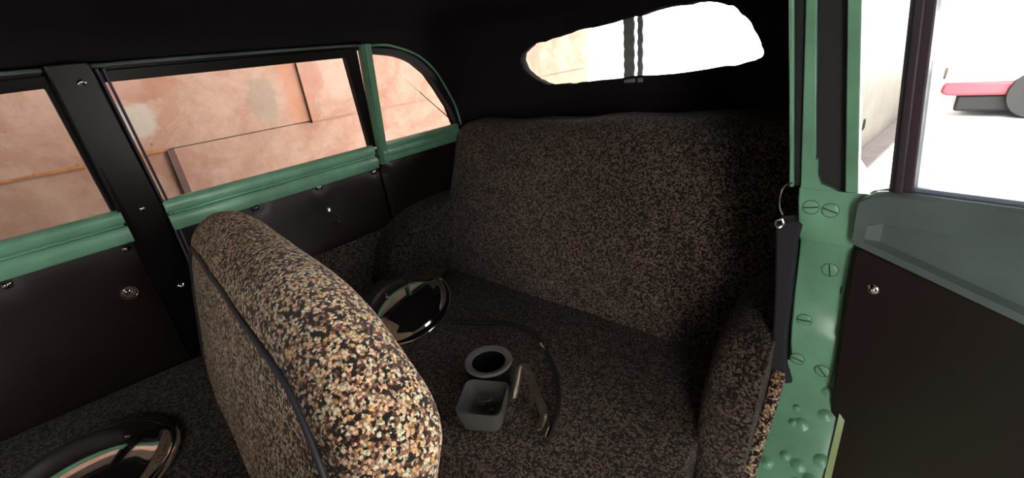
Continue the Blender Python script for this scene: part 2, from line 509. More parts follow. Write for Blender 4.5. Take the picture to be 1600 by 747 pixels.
def cutter(pa, pb):
    bm = bmesh.new(); add_prism(bm, pa, pb)
    bmesh.ops.recalc_face_normals(bm, faces=bm.faces)
    me = bpy.data.meshes.new('cut'); bm.to_mesh(me); bm.free()
    o = bpy.data.objects.new('cut', me); COL.objects.link(o); return o
CUTS = []
hole = [(-1.0, .875), (1.18, .875), (1.145, .958), (1.095, 1.026), (1.045, 1.085), (.98, 1.132), (.905, 1.163), (.80, 1.178), (-.85, 1.178)]
CUTS.append(cutter([(-.75, y, z) for y, z in hole], [(-.45, y, z) for y, z in hole]))
rc_ = [(-.13, -.1), (.79, -.1), (.79, 1.178), (-.13, 1.178)]
CUTS.append(cutter([(.42, y, z) for y, z in rc_], [(.9, y, z) for y, z in rc_]))
rc_ = [(-.16, .885), (-.16, 1.178), (-.9, 1.178), (-1.05, .885)]  # unseen front side left solid below the belt to block low light
CUTS.append(cutter([(.42, y, z) for y, z in rc_], [(.9, y, z) for y, z in rc_]))
RW = [(-.392, -.043), (-.378, -.016), (-.342, .006), (-.30, .014), (-.258, .018), (-.20, .029), (-.143, .035), (-.06, .040), (.033, .049), (.10, .056), (.173, .060),
      (.235, .0585), (.285, .050), (.32, .034), (.350, .010), (.375, -.022), (.394, -.055), (.401, -.076), (.391, -.095), (.35, -.104), (.300, -.111), (.18, -.1206),
      (.031, -.1258), (-.07, -.128), (-.166, -.135), (-.22, -.134), (-.273, -.135), (-.32, -.125), (-.355, -.103), (-.382, -.075)]
rwc = spline([(x, 0, 1.13 + z) for x, z in RW], 5, True)
rwc = [Vector((p.x + .0018 * math.sin(k * .9), 0, p.z + .0018 * math.sin(k * .7) + .001 * math.sin(k * 1.9))) for k, p in enumerate(rwc)]
CUTS.append(cutter([(p.x, 1.15, p.z) for p in rwc], [(p.x, 1.6, p.z) for p in rwc]))
for c in CUTS:
    b = shell.modifiers.new('c', 'BOOLEAN'); b.object = c; b.operation = 'DIFFERENCE'; b.solver = 'EXACT'
bpy.context.view_layer.update()
dg = bpy.context.evaluated_depsgraph_get()
nm = bpy.data.meshes.new_from_object(shell.evaluated_get(dg))
shell.modifiers.clear(); shell.data = nm
nm.set_sharp_from_angle(angle=math.radians(40))
for c in CUTS: bpy.data.objects.remove(c)

# car floor
bm = bmesh.new(); add_box(bm, -.62, .66, -1.3, 1.3, -.02, 0.0)
from_bm('car_floor', bm, M_FLOOR, car, smooth=False)

def side_solid(name, poly, o0, o1, mat, parent, side=-1, **k):
    bm = bmesh.new()
    add_prism(bm, [sp(y, z, o0, side) for y, z in poly], [sp(y, z, o1, side) for y, z in poly])
    return from_bm(name, bm, mat, parent, **k)
def side_ring(name, outer, inner, o0, o1, mat, parent, side=-1, **k):
    bm = bmesh.new(); n = len(outer)
    V = {}
    for nm_, poly in (('o', outer), ('i', inner)):
        for e, off in ((0, o0), (1, o1)):
            V[nm_, e] = [bm.verts.new(sp(y, z, off, side)) for y, z in poly]
    for i in range(n):
        j = (i + 1) % n
        for a, b in ((('o', 0), ('o', 1)), (('i', 1), ('i', 0)), (('o', 1), ('i', 1)), (('i', 0), ('o', 0))):
            bm.faces.new((V[a][i], V[a][j], V[b][j], V[b][i]))
    return from_bm(name, bm, mat, parent, **k)
def profile_run(name, prof, ys, mat, parent, side=-1, **k):
    """prof = (offset, z) closed, extruded along y"""
    bm = bmesh.new()
    add_prism(bm, [sp(ys[0], z, o, side) for o, z in prof], [sp(ys[1], z, o, side) for o, z in prof])
    return from_bm(name, bm, mat, parent, **k)

def screw_mesh(r=.0055):
    bm = bmesh.new()
    add_lathe(bm, [(r * 1.5, 0), (r * 1.5, .0008), (r * 1.15, .0018), (r, .0022), (r * .8, .0042), (r * .45, .0052), (0, .0055)], None, 20)
    add_box(bm, -r * .75, r * .75, -r * .1, r * .1, .0045, .0058); add_box(bm, -r * .1, r * .1, -r * .75, r * .75, .0045, .0058)
    bmesh.ops.recalc_face_normals(bm, faces=bm.faces)
    me = bpy.data.meshes.new('screw'); bm.to_mesh(me); bm.free()
    me.materials.append(M_CHROME)
    for p in me.polygons: p.use_smooth = True
    return me
ME_SCREW = screw_mesh()
def screw(loc, direction, parent, rot=0):
    o = bpy.data.objects.new('screw', ME_SCREW); COL.objects.link(o); o.parent = parent
    o.matrix_local = orient(loc, direction) @ Matrix.Rotation(rot, 4, 'Z')
    return o

# ---- garnish rail profile: rolled top lip, groove, flat lower band  (offset to cabin, z)
GAR = [(.000, .890), (.006, .8945), (.018, .895), (.026, .891), (.030, .884), (.030, .872), (.027, .866), (.021, .862), (.021, .859), (.030, .857), (.034, .851), (.034, .826), (.030, .821), (.012, .820), (.000, .822)]

# ---- left rear door (closed)
rd = empty('rear_door', (0, 0, 0), parent=car); rd['label'] = 'closed rear door with green rail and black vinyl card'
side_ring('window_frame', [(.190, .870), (.800, .870), (.765, 1.182), (.160, 1.182)], REARG, -.012, .012, M_BLACKPAINT, rd, bevel=.002)
side_solid('window_glass', [(.195, .875), (.79, .875), (.745, 1.17), (.172, 1.17)], -.006, -.002, M_GLASS, rd, smooth=False)
profile_run('window_rail', GAR, (.200, .782), M_GREEN, rd, label='green painted window rail')
bm = bmesh.new()     # soft vinyl door card
def vinyl(bm, y0, y1, z0, z1, off, pts, side=-1, ny=60, nz=30, amp=.006):
    g = []
    for i in range(ny + 1):
        row = []
        for j in range(nz + 1):
            y = y0 + (y1 - y0) * i / ny; z = z0 + (z1 - z0) * j / nz
            e = min((y - y0), (y1 - y), (z - z0), (z1 - z))
            o = off + amp * (1 - math.exp(-max(e, 0) / .018))
            for (py, pz) in pts:
                o -= amp * 1.1 * math.exp(-((y - py) ** 2 + (z - pz) ** 2) / .018 ** 2)
            o += .0022 * noise.noise(Vector((y * 9, z * 14, 3 * side)))
            row.append(bm.verts.new(sp(y, z, o, side)))
        g.append(row)
    for i in range(ny):
        for j in range(nz):
            bm.faces.new((g[i][j], g[i + 1][j], g[i + 1][j + 1], g[i][j + 1]))
    # return edges so that the card has thickness
    back = [[bm.verts.new(sp(y0 + (y1 - y0) * a, z0 + (z1 - z0) * b, 0.001, side)) for b in (0, 1)] for a in (0, 1)]
    bm.faces.new([g[i][0] for i in range(ny + 1)] + [back[1][0], back[0][0]])
    bm.faces.new([g[i][nz] for i in range(ny + 1)] + [back[1][1], back[0][1]])
    bm.faces.new([g[0][j] for j in range(nz + 1)] + [back[0][1], back[0][0]])
    bm.faces.new([g[ny][j] for j in range(nz + 1)] + [back[1][1], back[1][0]])
RS = [(.577, .8155), (.391, .8135), (.768, .8115)]
vinyl(bm, .20, .790, .615, .8235, .016, RS)
from_bm('door_card', bm, M_VINYL, rd, label='black vinyl door card')
side_solid('lower_card', [(.20, .0), (.79, .0), (.79, .617), (.20, .617)], .0, .014, M_TWEED_SHADE, rd, bevel=.003)
for y, z in RS: screw(sp(y, z, .0195), (1, 0, .1), rd, y * 9)
# window crank
bm = bmesh.new()
c0 = Vector((-.598, .598, .706))
add_lathe(bm, [(.015, 0), (.015, .004), (.010, .010), (.008, .022), (.0085, .026), (0, .028)], orient(c0, (1, 0, 0)), 24)
p1 = c0 + Vector((.024, 0, 0)); p2 = Vector((-.560, .560, .756))
pts = [p1 + (p2 - p1) * t for t in (0, .15, .5, .85, 1)]
add_tube(bm, pts, .004, 12, rad=[.0065, .0055, .004, .0038, .0045])
add_tube(bm, [p2 + Vector((-.004, 0, -.001)), p2 + Vector((.006, 0, 0))], .0045, 12)
crank = from_bm('window_crank', bm, M_CHROME, rd, label='chrome window crank')
bm = bmesh.new()
add_lathe(bm, [(.004, -.002), (.007, 0), (.0095, .008), (.009, .017), (.005, .022), (0, .023)], orient(p2 + Vector((.004, 0, 0)), (1, -.2, .1)), 20)
from_bm('crank_knob', bm, M_DULLCHROME, rd)
bm = bmesh.new(); add_box(bm, -.603, -.590, .783, .79, .835, .850)
from_bm('door_catch', bm, simple('brass', (.55, .5, .25), .4, metal=.6), rd, smooth=False)

# ---- left front door (closed)
fd = empty('front_door', (0, 0, 0), parent=car); fd['label'] = 'closed front door with green rail and black card'
side_ring('window_frame', [(-1.0, .870), (.125, .870), (.115, 1.182), (-.86, 1.16)], FRONTG, -.012, .010, M_BLACKPAINT, fd, bevel=.002)
side_solid('window_glass', [(-.98, .875), (.118, .875), (.106, 1.17), (-.85, 1.15)], -.006, -.002, M_GLASS, fd, smooth=False)
GARF = [(o_, z_ + .004) for o_, z_ in GAR]
profile_run('window_rail', GARF, (-1.0, .122), M_GREEN, fd, label='green painted window rail')
bm = bmesh.new()
FS = [(-.0915, .811), (.1035, .8105)]
vinyl(bm, -1.0, .118, .20, .8265, .010, FS, ny=80, nz=40, amp=.004)
from_bm('door_card', bm, M_VINYL, fd, label='black vinyl door card')
for y, z in FS: screw(sp(y, z, .012), (1, 0, .1), fd, y * 9)
bm = bmesh.new()
E0 = Vector((-.605, .0724, .710))
ME = orient(E0, (1, 0, 0))
add_lathe(bm, [(.018, 0), (.018, .003), (.016, .006), (.0135, .006), (.012, .003), (.008, .003), (.0075, .008), (.0075, .012), (0, .0125)], ME, 32)
from_bm('handle_escutcheon', bm, M_CHROME, fd, label='bare chrome handle escutcheon')
bm = bmesh.new(); add_box(bm, -.0045, .0045, -.0045, .0045, .010, .020)
for v in bm.verts: v.co = ME @ v.co
from_bm('handle_spindle', bm, M_DULLCHROME, fd, smooth=False)

# ---- left centre pillar cover
bp = empty('center_pillar', (0, 0, 0), parent=car); bp['label'] = 'black painted pillar cover between the doors'
pil = [(.118, .0), (.196, .0), (.196, .87), (.196, .89), (.176, 1.165), (.170, 1.20), (.104, 1.20), (.106, 1.165), (.118, .89)]
side_solid('pillar_cover', pil, .0, .030, M_BLACKPAINT, bp, bevel=.005, seg=3)
for dy in (.006, .0165):
    bm = bmesh.new()
    add_tube(bm, [sp(.196 + dy, z, .026 - dy * .4) if z < .89 else sp(.196 + dy - (z - .89) * .076, z, .026 - dy * .4) for z in [.3, .5, .7, .85, .89, .95, 1.05, 1.15, 1.185]], .0028, 8)
    from_bm('weather_bead', bm, M_CHANNEL, bp, label='grey metal bead')
for y, z in ((.149, 1.1645), (.1595, .891), (.166, .685)):
    screw(sp(y, z, .0295), (1, 0, .2 if z > .9 else 0), bp, z * 7)

# ---- left rear quarter
qp = empty('rear_quarter', (0, 0, 0), parent=car); qp['label'] = 'rear quarter with curved fixed window'
qo = [(.822, .876), (1.186, .876), (1.150, .958), (1.099, 1.030), (1.048, 1.090), (.983, 1.137), (.905, 1.167), (.808, 1.180)]
def dens(poly, n=5):
    # keep the two straight ends, spline the arc
    arc = spline([(0, y, z) for y, z in poly[1:]], n)
    return [poly[0]] + [(p.y, p.z) for p in arc]
QD, QOD = dens(QUART), dens(qo)
side_ring('window_rubber', QOD, QD, -.012, .010, M_RUBBER, qp)
side_solid('window_glass', QOD, -.006, -.002, M_GLASS, qp, smooth=False)
bm = bmesh.new()
add_tube(bm, spline([sp(y, z, .010) for y, z in [(.80, 1.186), (.86, 1.184), (.906, 1.174), (.985, 1.146), (1.053, 1.098), (1.105, 1.037), (1.157, .962), (1.19, .885)]], 5), .0038, 8)
from_bm('window_bead', bm, M_GREEN, qp, label='thin green bead around the window')
bm = bmesh.new()
post = [(.800, .826), (.832, .826), (.829, .89), (.808, 1.19), (.776, 1.19), (.806, .89)]
add_prism(bm, [sp(y, z, -.005) for y, z in post], [sp(y, z, .022) for y, z in post])
r_ = [(.808, .83), (.816, .83), (.814, .89), (.790, 1.19), (.782, 1.19), (.806, .89)]
add_prism(bm, [sp(y, z, .018) for y, z in r_], [sp(y, z, .028) for y, z in r_])
from_bm('window_post', bm, M_GREEN, qp, bevel=.002, label='green painted window post')
GQ = [(.0, .890), (.008, .893), (.016, .891), (.019, .885), (.017, .876), (.026, .870), (.029, .862), (.027, .852), (.022, .848), (.024, .838), (.020, .830), (.0, .830)]
profile_run('window_rail', GQ, (.812, 1.165), M_GREEN, qp, label='green painted window rail')
bm = bmesh.new(); vinyl(bm, .803, 1.20, .56, .838, .008, [(.80, .80), (.84, .835)], ny=40)
from_bm('quarter_card', bm, M_VINYL, qp, label='black vinyl quarter card')
bm = bmesh.new(); vinyl(bm, .803, 1.20, .05, .57, .002, [], ny=30)
from_bm('lower_card', bm, M_TWEED_SHADE, qp)
screw(sp(.796, .885, .020), (1, 0, 0), qp)

# roof rail: dark trim above the side windows with a dull bead
bm = bmesh.new()
add_tube(bm, spline([sp(y, z, .004) for y, z in [(-.9, 1.16), (-.3, 1.185), (.2, 1.192), (.46, 1.192), (.70, 1.190), (.78, 1.188)]], 6), .004, 8)
from_bm('drip_bead', bm, M_GREEN_DULL, car, label='dull bead above the side windows')
bm = bmesh.new()
add_prism(bm, [sp(-.95, z, o_) for o_, z in ((-.01, 1.15), (.004, 1.15), (.006, 1.19), (-.01, 1.2))], [sp(.79, z, o_) for o_, z in ((-.01, 1.176), (.004, 1.176), (.006, 1.19), (-.01, 1.2))])
from_bm('roof_rail', bm, M_BLACKPAINT, car)

# rear window: glass, wavy cloth edging, centre strips
def rear_y(x):
    hw = sx(1.13) + .012; q = min(abs(x) / hw, 1)
    return 1.10 + (1.3598 - 1.10) * (1 - q ** 2.5) ** (1 / 2.5)
rwin = empty('rear_window', (0, 0, 0), parent=car); rwin['label'] = 'oval split rear window'
bm = bmesh.new()
loop = [Vector((p.x * 1.02, rear_y(p.x) + .022, p.z + (.004 if p.z > 1.09 else -.004))) for p in rwc]
# glass as vertical strips
xs = [-.40 + .80 * i / 40 for i in range(41)]
gg = []
for x in xs:
    gg.append([(x, rear_y(x) + .02 + e, z) for e in (0, .004) for z in (.985, 1.20)])
vv = [[bm.verts.new(p) for p in g] for g in gg]
for i in range(40):
    a, b = vv[i], vv[i + 1]
    bm.faces.new((a[0], b[0], b[1], a[1])); bm.faces.new((a[2], a[3], b[3], b[2]))
from_bm('window_glass', bm, M_GLASS, rwin, smooth=True)
bm = bmesh.new(); add_tube(bm, [(p.x, rear_y(p.x) + .004, p.z) for p in rwc[::2]], .0035, 8, closed=True)
from_bm('cloth_edging', bm, M_HEAD, rwin)
M_STRIP = simple('grey_sealing_strip', (.50, .52, .52), .7, var=90)
for (xa, xb) in ((-.012, .023), (.034, .050)):
    bm = bmesh.new(); n = 24; A = []; B = []
    for i in range(n + 1):
        z = .99 + .20 * i / n
        A.append((xa + .0015 * math.sin(i * 1.7), z)); B.append((xb + .0015 * math.sin(i * 1.3 + 1), z))
    poly = A + B[::-1]
    ya = rear_y(0) + .010
    add_prism(bm, [(x, ya, z) for x, z in poly], [(x, ya + .008, z) for x, z in poly])
    from_bm('center_strip', bm, M_STRIP, rwin, smooth=False)

# ---- wheel arches in tweed
arch = [(.56, .06), (.585, .26), (.622, .42), (.652, .53), (.69, .61), (.74, .655), (.80, .680), (.88, .695), (.98, .697), (1.10, .69), (1.22, .66), (1.22, .06)]
for side, xin, zk, dy_ in ((-1, .49, .945, .03), (1, .488, .90, .0)):
    bm = bmesh.new()
    cy, cz = .92, .35
    rows = []
    for t in (0, .15, .3, .45, .6, .7, .8, .88, .94, .98, 1.0):
        xo = .612 if side < 0 else .590; x = xo - (xo - xin) * t
        
        k = (1 - t ** (5 if side < 0 else 2.6)) ** (1 / (5 if side < 0 else 2.6)) if t < 1 else 0
        k = (.86 + .14 * k) if side < 0 else (.72 + .28 * k)
        pts = spline([(0, cy + dy_ + (y - cy) * k, cz + (z * zk - cz) * k) for y, z in arch], 4)
        rows.append([bm.verts.new((side * x, p.y, p.z)) for p in pts])
    for A, B in zip(rows, rows[1:]):
        for i in range(len(A) - 1): bm.faces.new((A[i], A[i + 1], B[i + 1], B[i]))
    bm.faces.new(rows[-1]); bm.faces.new(rows[0])
    o = from_bm('wheel_arch_cover', bm, M_TWEED_SHADE, car)

# ---- right rear door jamb
jb = empty('door_jamb', (0, 0, 0), parent=car); jb['label'] = 'green painted door jamb of the open rear door'
def jpoly(name, pts, y0, y1, mat, bevel=.0015, **k):
    bm = bmesh.new(); add_prism(bm, [(x, y0, z) for x, z in pts], [(x, y1, z) for x, z in pts])
    return from_bm(name, bm, mat, jb, bevel=bevel, **k)
# upper pillar strips between belt and roof (x at belt -> x at top)
def strip(name, xb0, xb1, xt0, xt1, y0, y1, mat, zt=1.19, zb=.885, **k):
    return jpoly(name, [(xb0, zb), (xb1, zb), (xt1 - (zt - 1.145) * .13, zt), (xt0 - (zt - 1.145) * .13, zt)], y0, y1, mat, **k)
strip('inner_lip', .578, .5835, .548, .5535, .772, .80, M_GREEN)
strip('seal_channel', .5835, .5925, .5535, .568, .782, .80, M_RUBBER)
strip('pillar_face', .5925, .612, .568, .5795, .776, .80, M_GREEN)
strip('rubber_seal', .610, .650, .5795, .613, .784, .80, M_RUBBER)
strip('outer_lip', .649, .664, .6125, .6275, .772, .80, M_GREEN)
# small sweep of the green face at its foot
bm = bmesh.new()
foot = [(.5925, .884), (.640, .884), (.632, .888), (.618, .893), (.612, .905), (.609, .93), (.600, .93)]
add_prism(bm, [(x, .775, z) for x, z in foot], [(x, .79, z) for x, z in foot])
from_bm('pillar_foot', bm, M_GREEN, jb)
# hinge plate with two steps
bm = bmesh.new()
zz = [(.884, .591, .690, .774), (.865, .592, .672, .774), (.803, .601, .672, .774), (.797, .602, .672, .7775), (.795, .603, .672, .7785), (.70, .6055, .674, .779),
      (.643, .609, .678, .779), (.637, .6095, .6785, .7755), (.60, .612, .6795, .776), (.575, .616, .680, .777), (.555, .630, .680, .778), (.538, .650, .680, .779)]
F = [[bm.verts.new((x, y, z)) for x in (x0, x0 + .002, x1 - .002, x1)] for z, x0, x1, y in zz]
for (r, q), (z, x0, x1, y) in zip(zip(F, zz), zz):
    r[0].co.y += .002; r[3].co.y += .002
Bk = [[bm.verts.new((x0, .80, z)), bm.verts.new((x1, .80, z))] for z, x0, x1, y in zz]
for i in range(len(F) - 1):
    for k in range(3): bm.faces.new((F[i][k], F[i][k + 1], F[i + 1][k + 1], F[i + 1][k]))
    bm.faces.new((F[i][0], F[i + 1][0], Bk[i + 1][0], Bk[i][0]))
    bm.faces.new((F[i][3], F[i + 1][3], Bk[i + 1][1], Bk[i][1]))
bm.faces.new(F[0] + [Bk[0][1], Bk[0][0]]); bm.faces.new(F[-1] + [Bk[-1][1], Bk[-1][0]])
from_bm('hinge_plate', bm, M_GREEN, jb)
bm = bmesh.new(); add_prism(bm, [(.60, .80, .1), (.712, .80, .1), (.60, 1.2, .1), (.55, 1.2, .1)], [(.60, .80, .878), (.700, .80, .868), (.60, 1.2, .878), (.55, 1.2, .878)])
from_bm('quarter_panel', bm, M_GREEN, jb, smooth=False)
# slotted screws of the hinge
SC = [(.610, .8554, 100), (.635, .8537, 72), (.648, .753, 10), (.626, .651, 95), (.626, .5705, 80), (.6645, .5605, 40)]
M_SLOT = simple('dark_slot', (.10, .14, .11), .8)
for x, z, ang in SC:
    bm = bmesh.new(); yy = .774 if z > .8 else (.7787 if z > .64 else .7765)
    MM = orient((x, yy + .0005, z), (0, -1, 0)) @ Matrix.Rotation(math.radians(ang), 4, 'Z')
    add_lathe(bm, [(.0108, -.0006), (.0108, .0006), (.0100, .0012), (.006, .0018), (0, .002)], MM, 28)
    s_ = from_bm('hinge_screw', bm, M_GREEN, jb)
    bm = bmesh.new()
    add_box(bm, -.0008, .0008, -.0098, .0098, .0012, .0024)
    for v in bm.verts: v.co = MM @ v.co
    # thin dark ring of the countersink
    add_lathe(bm, [(.0108, .0002), (.0115, .0002), (.0115, .0009), (.0108, .0009), (.0108, .0002)], MM, 28)
    from_bm('screw_slot', bm, M_SLOT, jb, smooth=False)
for c_ in ((.6665, .668, .7765, .7785, .717, .728), (.604, .607, .7765, .7785, .668, .671)):
    bm = bmesh.new(); add_box(bm, *c_); from_bm('paint_chip', bm, M_SLOT, jb, smooth=False)
# soft black seal flap hanging inside the jamb
bm = bmesh.new()
fl = [(.566, .825), (.590, .832), (.604, .826), (.600, .80), (.604, .70), (.606, .62), (.612, .55), (.626, .520), (.59, .50), (.585, .60), (.578, .70)]
add_prism(bm, [(x, .768, z) for x, z in fl], [(x, .80, z) for x, z in fl])
from_bm('seal_flap', bm, simple('dark_cloth', (.12, .12, .15), .8, bumpscale=200), jb, bevel=.004)
# chrome hook on the inner lip
bm = bmesh.new()
add_tube(bm, spline([(.581, .772, .892), (.573, .764, .888), (.570, .760, .872), (.571, .760, .855), (.576, .762, .842)], 5), .0016, 8)
add_tube(bm, spline([(.576, .760, .836), (.570, .756, .833), (.5695, .755, .825), (.575, .757, .822), (.579, .760, .828), (.576, .760, .836)], 5), .0018, 8)
from_bm('coat_hook', bm, M_CHROME, jb, label='small chrome wire hook')
# green sill sweeping down over the wheel arch
bm = bmesh.new()
pr = [(.785, .56), (.78, .535), (.762, .500), (.735, .462), (.70, .418), (.665, .383), (.62, .345), (.57, .31), (.50, .275), (.42, .25), (.2, .22), (-.4, .2)]
pr = [(p.y, p.z) for p in spline([(0, a_, b_) for a_, b_ in pr], 5)]
XS = [.600, .604, .615, .63, .645, .66, .675, .69, .697, .700]
def sill_z(x, y, z):
    u = (x - .65) / .05
    return z - .006 * u ** 4 + .002 * noise.noise(Vector((x * 40, y * 25, 0)))
Gs = [[bm.verts.new((x, y, sill_z(x, y, z))) for x in XS] for y, z in pr]
for A, B in zip(Gs, Gs[1:]):
    for i in range(len(XS) - 1): bm.faces.new((A[i], A[i + 1], B[i + 1], B[i]))
lo = [[bm.verts.new((x, y, -.02)) for x in (.600, .700)] for y, z in pr]
for i in range(len(pr) - 1):
    bm.faces.new((Gs[i][0], Gs[i + 1][0], lo[i + 1][0], lo[i][0])); bm.faces.new((Gs[i][-1], Gs[i + 1][-1], lo[i + 1][1], lo[i][1]))
from_bm('sill', bm, M_GREEN, jb, label='green painted sill sweeping over the wheel arch')
def pz(y):
    for (a_, b_), (c_, e_) in zip(pr, pr[1:]):
        if c_ <= y <= a_: return b_ + (e_ - b_) * (y - a_) / (c_ - a_)
    return .3
for x, y, r in ((.640, .752, .0035), (.652, .738, .006), (.640, .736, .004), (.690, .709, .0055), (.640, .699, .005), (.661, .694, .0065), (.681, .683, .0055), (.679, .776, .0055), (.681, .755, .0055), (.618, .682, .005), (.665, .674, .005)):
    bm = bmesh.new(); r *= 1.25
    add_lathe(bm, [(r * 1.8, -.001), (r * 1.3, .0006), (r, .0022), (r * .5, .0038), (0, .0042)], orient((x, y, pz(y)), (0, -.75, .66)), 14)
    from_bm('weld_bead', bm, M_GREEN, jb)
bm = bmesh.new()
fl = [(p[0] - .012, p[1] - .012) for p in pr if p[0] < .775]
add_prism(bm, [(.700, y, z) for y, z in fl] + [(.700, fl[-1][0], 0), (.700, fl[0][0], 0)], [(.709, y, z - .006) for y, z in fl] + [(.709, fl[-1][0], 0), (.709, fl[0][0], 0)])
from_bm('sill_flange', bm, simple('yellow_green_paint', (.50, .58, .33), .4), jb)
# tweed roll along the inner edge of the sill
bm = bmesh.new()
add_tube(bm, spline([(.603, .775, .535), (.602, .76, .507), (.600, .73, .468), (.597, .69, .424), (.595, .65, .384), (.592, .60, .345), (.59, .5, .29)], 6), .012, 12)
from_bm('tweed_roll', bm, M_TWEED_LIT, jb)

# ---- right rear door, swung open
od = empty('rear_door', (.665, .775, 0), math.radians(-12.2), parent=car); od['label'] = 'open rear door seen from inside'
bm = bmesh.new()
W_ = .60
body = [(.22, .05), (.16, .20), (.085, .30), (.048, .35), (.034, .42), (.024, .55), (.017, .67), (.012, .80), (.004, .86), (.006, .879), (.014, .888), (.035, .896), (.10, .896), (W_, .890), (W_, .05)]
add_prism(bm, [(u, .004, z) for u, z in body], [(u, .045, z) for u, z in body])
from_bm('door_body', bm, M_GREEN_DULL, od, bevel=.004)
bm = bmesh.new()   # moulded garnish, with the sunk panel
def gr(u): return .806 - (u - .02) * .30 if u < .25 else .737
N = 40
ring = []
zs_ = [(.000, 0), (-.010, .0), (-.016, -.004), (-.018, -.012), (-.016, -.030), (-.010, -.036), (-.004, -.040), (-.003, -.050)]
rows = []
for i in range(N + 1):
    u = .006 + (W_ - .008) * i / N
    top = .895 - .016 * math.exp(-(u - .006) / .012)
    top -= .03 * 0
    low = gr(u)
    # inset panel between
    P = [(.004, top), (-.008, top + .001), (-.015, top - .004), (-.017, top - .014), (-.015, top - .036)]
    inn = 1 if u > .030 else 0
    a_ = top - .044; b_ = low + .012
    P += [(-.013, a_), (-.013 + .014 * inn, a_ - .004), (.001 - .014 * (1 - inn), (a_ + b_) / 2), (-.013 + .014 * inn, b_ + .004), (-.013, b_), (-.011, low), (.004, low)]
    rows.append([bm.verts.new((u, y, z)) for y, z in P])
for A, B in zip(rows, rows[1:]):
    for k in range(len(A) - 1): bm.faces.new((A[k], A[k + 1], B[k + 1], B[k]))
bm.faces.new(rows[0]); bm.faces.new(rows[-1])
from_bm('window_rail', bm, M_GREEN_DULL, od, label='grey-green moulded window rail')
bm = bmesh.new()
cardp = [(.22, .06), (.158, .20), (.083, .30), (.046, .35), (.030, .42), (.021, .55), (.0145, .67), (.010, .787), (.016, .806), (.25, .739), (W_, .739), (W_, .06)]
add_prism(bm, [(u, -.010, z) for u, z in cardp], [(u, .004, z) for u, z in cardp])
from_bm('door_card', bm, M_VINYL, od, bevel=.004, label='black vinyl door card')
o = screw((.043, -.0105, .746), (0, -1, 0), od, .5)
bm = bmesh.new()   # window frame: leaning rear post, sill channel, top, far post
def dprism(bm, pts, y0, y1): add_prism(bm, [(u, y0, z) for u, z in pts], [(u, y1, z) for u, z in pts])
dprism(bm, [(.034, .888), (.060, .888), (.0335, 1.165), (.009, 1.165)], -.004, .028)
dprism(bm, [(.041, .888), (.050, .888), (.0245, 1.165), (.0155, 1.165)], -.009, .0)
dprism(bm, [(.0, 1.165), (.50, 1.165), (.50, 1.19), (.0, 1.19)], -.004, .028)
dprism(bm, [(.575, .885), (.60, .885), (.525, 1.19), (.50, 1.19)], -.004, .028)
from_bm('window_frame', bm, simple('dark_rubber_flare', (.24, .19, .23), .5), od, bevel=.002)  # plum cast of lens flare is put into the dark rubber colour
bm = bmesh.new(); dprism(bm, [(.056, .884), (.58, .884), (.58, .9005), (.056, .9005)], .006, .012)
from_bm('glass_channel', bm, simple('pale_channel', (.55, .6, .66), .4), od, smooth=False)
bm = bmesh.new(); dprism(bm, [(.045, .89), (.585, .89), (.51, 1.17), (.02, 1.17)], .013, .017)
from_bm('window_glass', bm, M_GLASS_DIRTY, od, smooth=False)

# ------------------------------------------------------------------ rear seat
rs = empty('rear_seat', (0, 1.0, 0)); tag(rs, 'rear bench seat in speckled tweed with shade in its colour across the back of the car', 'seat')
def back_def(p):
    x, y, z = p
    zt = (z + .27) / .54           # 0 bottom 1 top
    yy = .995 + y + .20 * zt
    yy -= .028 * math.sin(math.pi * min(max(zt, 0), 1)) * (1 - abs(x / .57) ** 4)
    zz_ = .64 + z
    k = max(0, zt - .5) / .5
    zz_ += k * (.002 * math.sin(x * 9 + .5) + .003 * math.sin(x * 23)) + .017 * k * (x / .57)
    yy += .004 * noise.noise(Vector((x * 6, z * 6, 1)))
    return Vector((x, yy - 1.0, zz_))
bm = rbox(.572, .085, .275, .055, .03, back_def)
from_bm('backrest', bm, M_TWEED_SHADE, rs)
def cush_def(p):
    x, y, z = p
    zz_ = .235 + z
    if z > 0: zz_ += .018 * (1 - (x / .56) ** 4) * (1 - abs(y / .34) ** 3) + .004 * noise.noise(Vector((x * 5, y * 5, 4)))
    return Vector((x * (1 if y > -.2 else 1), .66 + y - 1.0, zz_))
bm = rbox(.575, .345, .165, .05, .035, cush_def)
for v in bm.verts:
    ax = abs(v.co.x)
    wy = v.co.y + 1.0
    if wy > .58 and ax > .50: v.co.x = math.copysign(.50 + (ax - .5) * .1, v.co.x)
from_bm('seat_cushion', bm, M_TWEED_SHADE, rs)

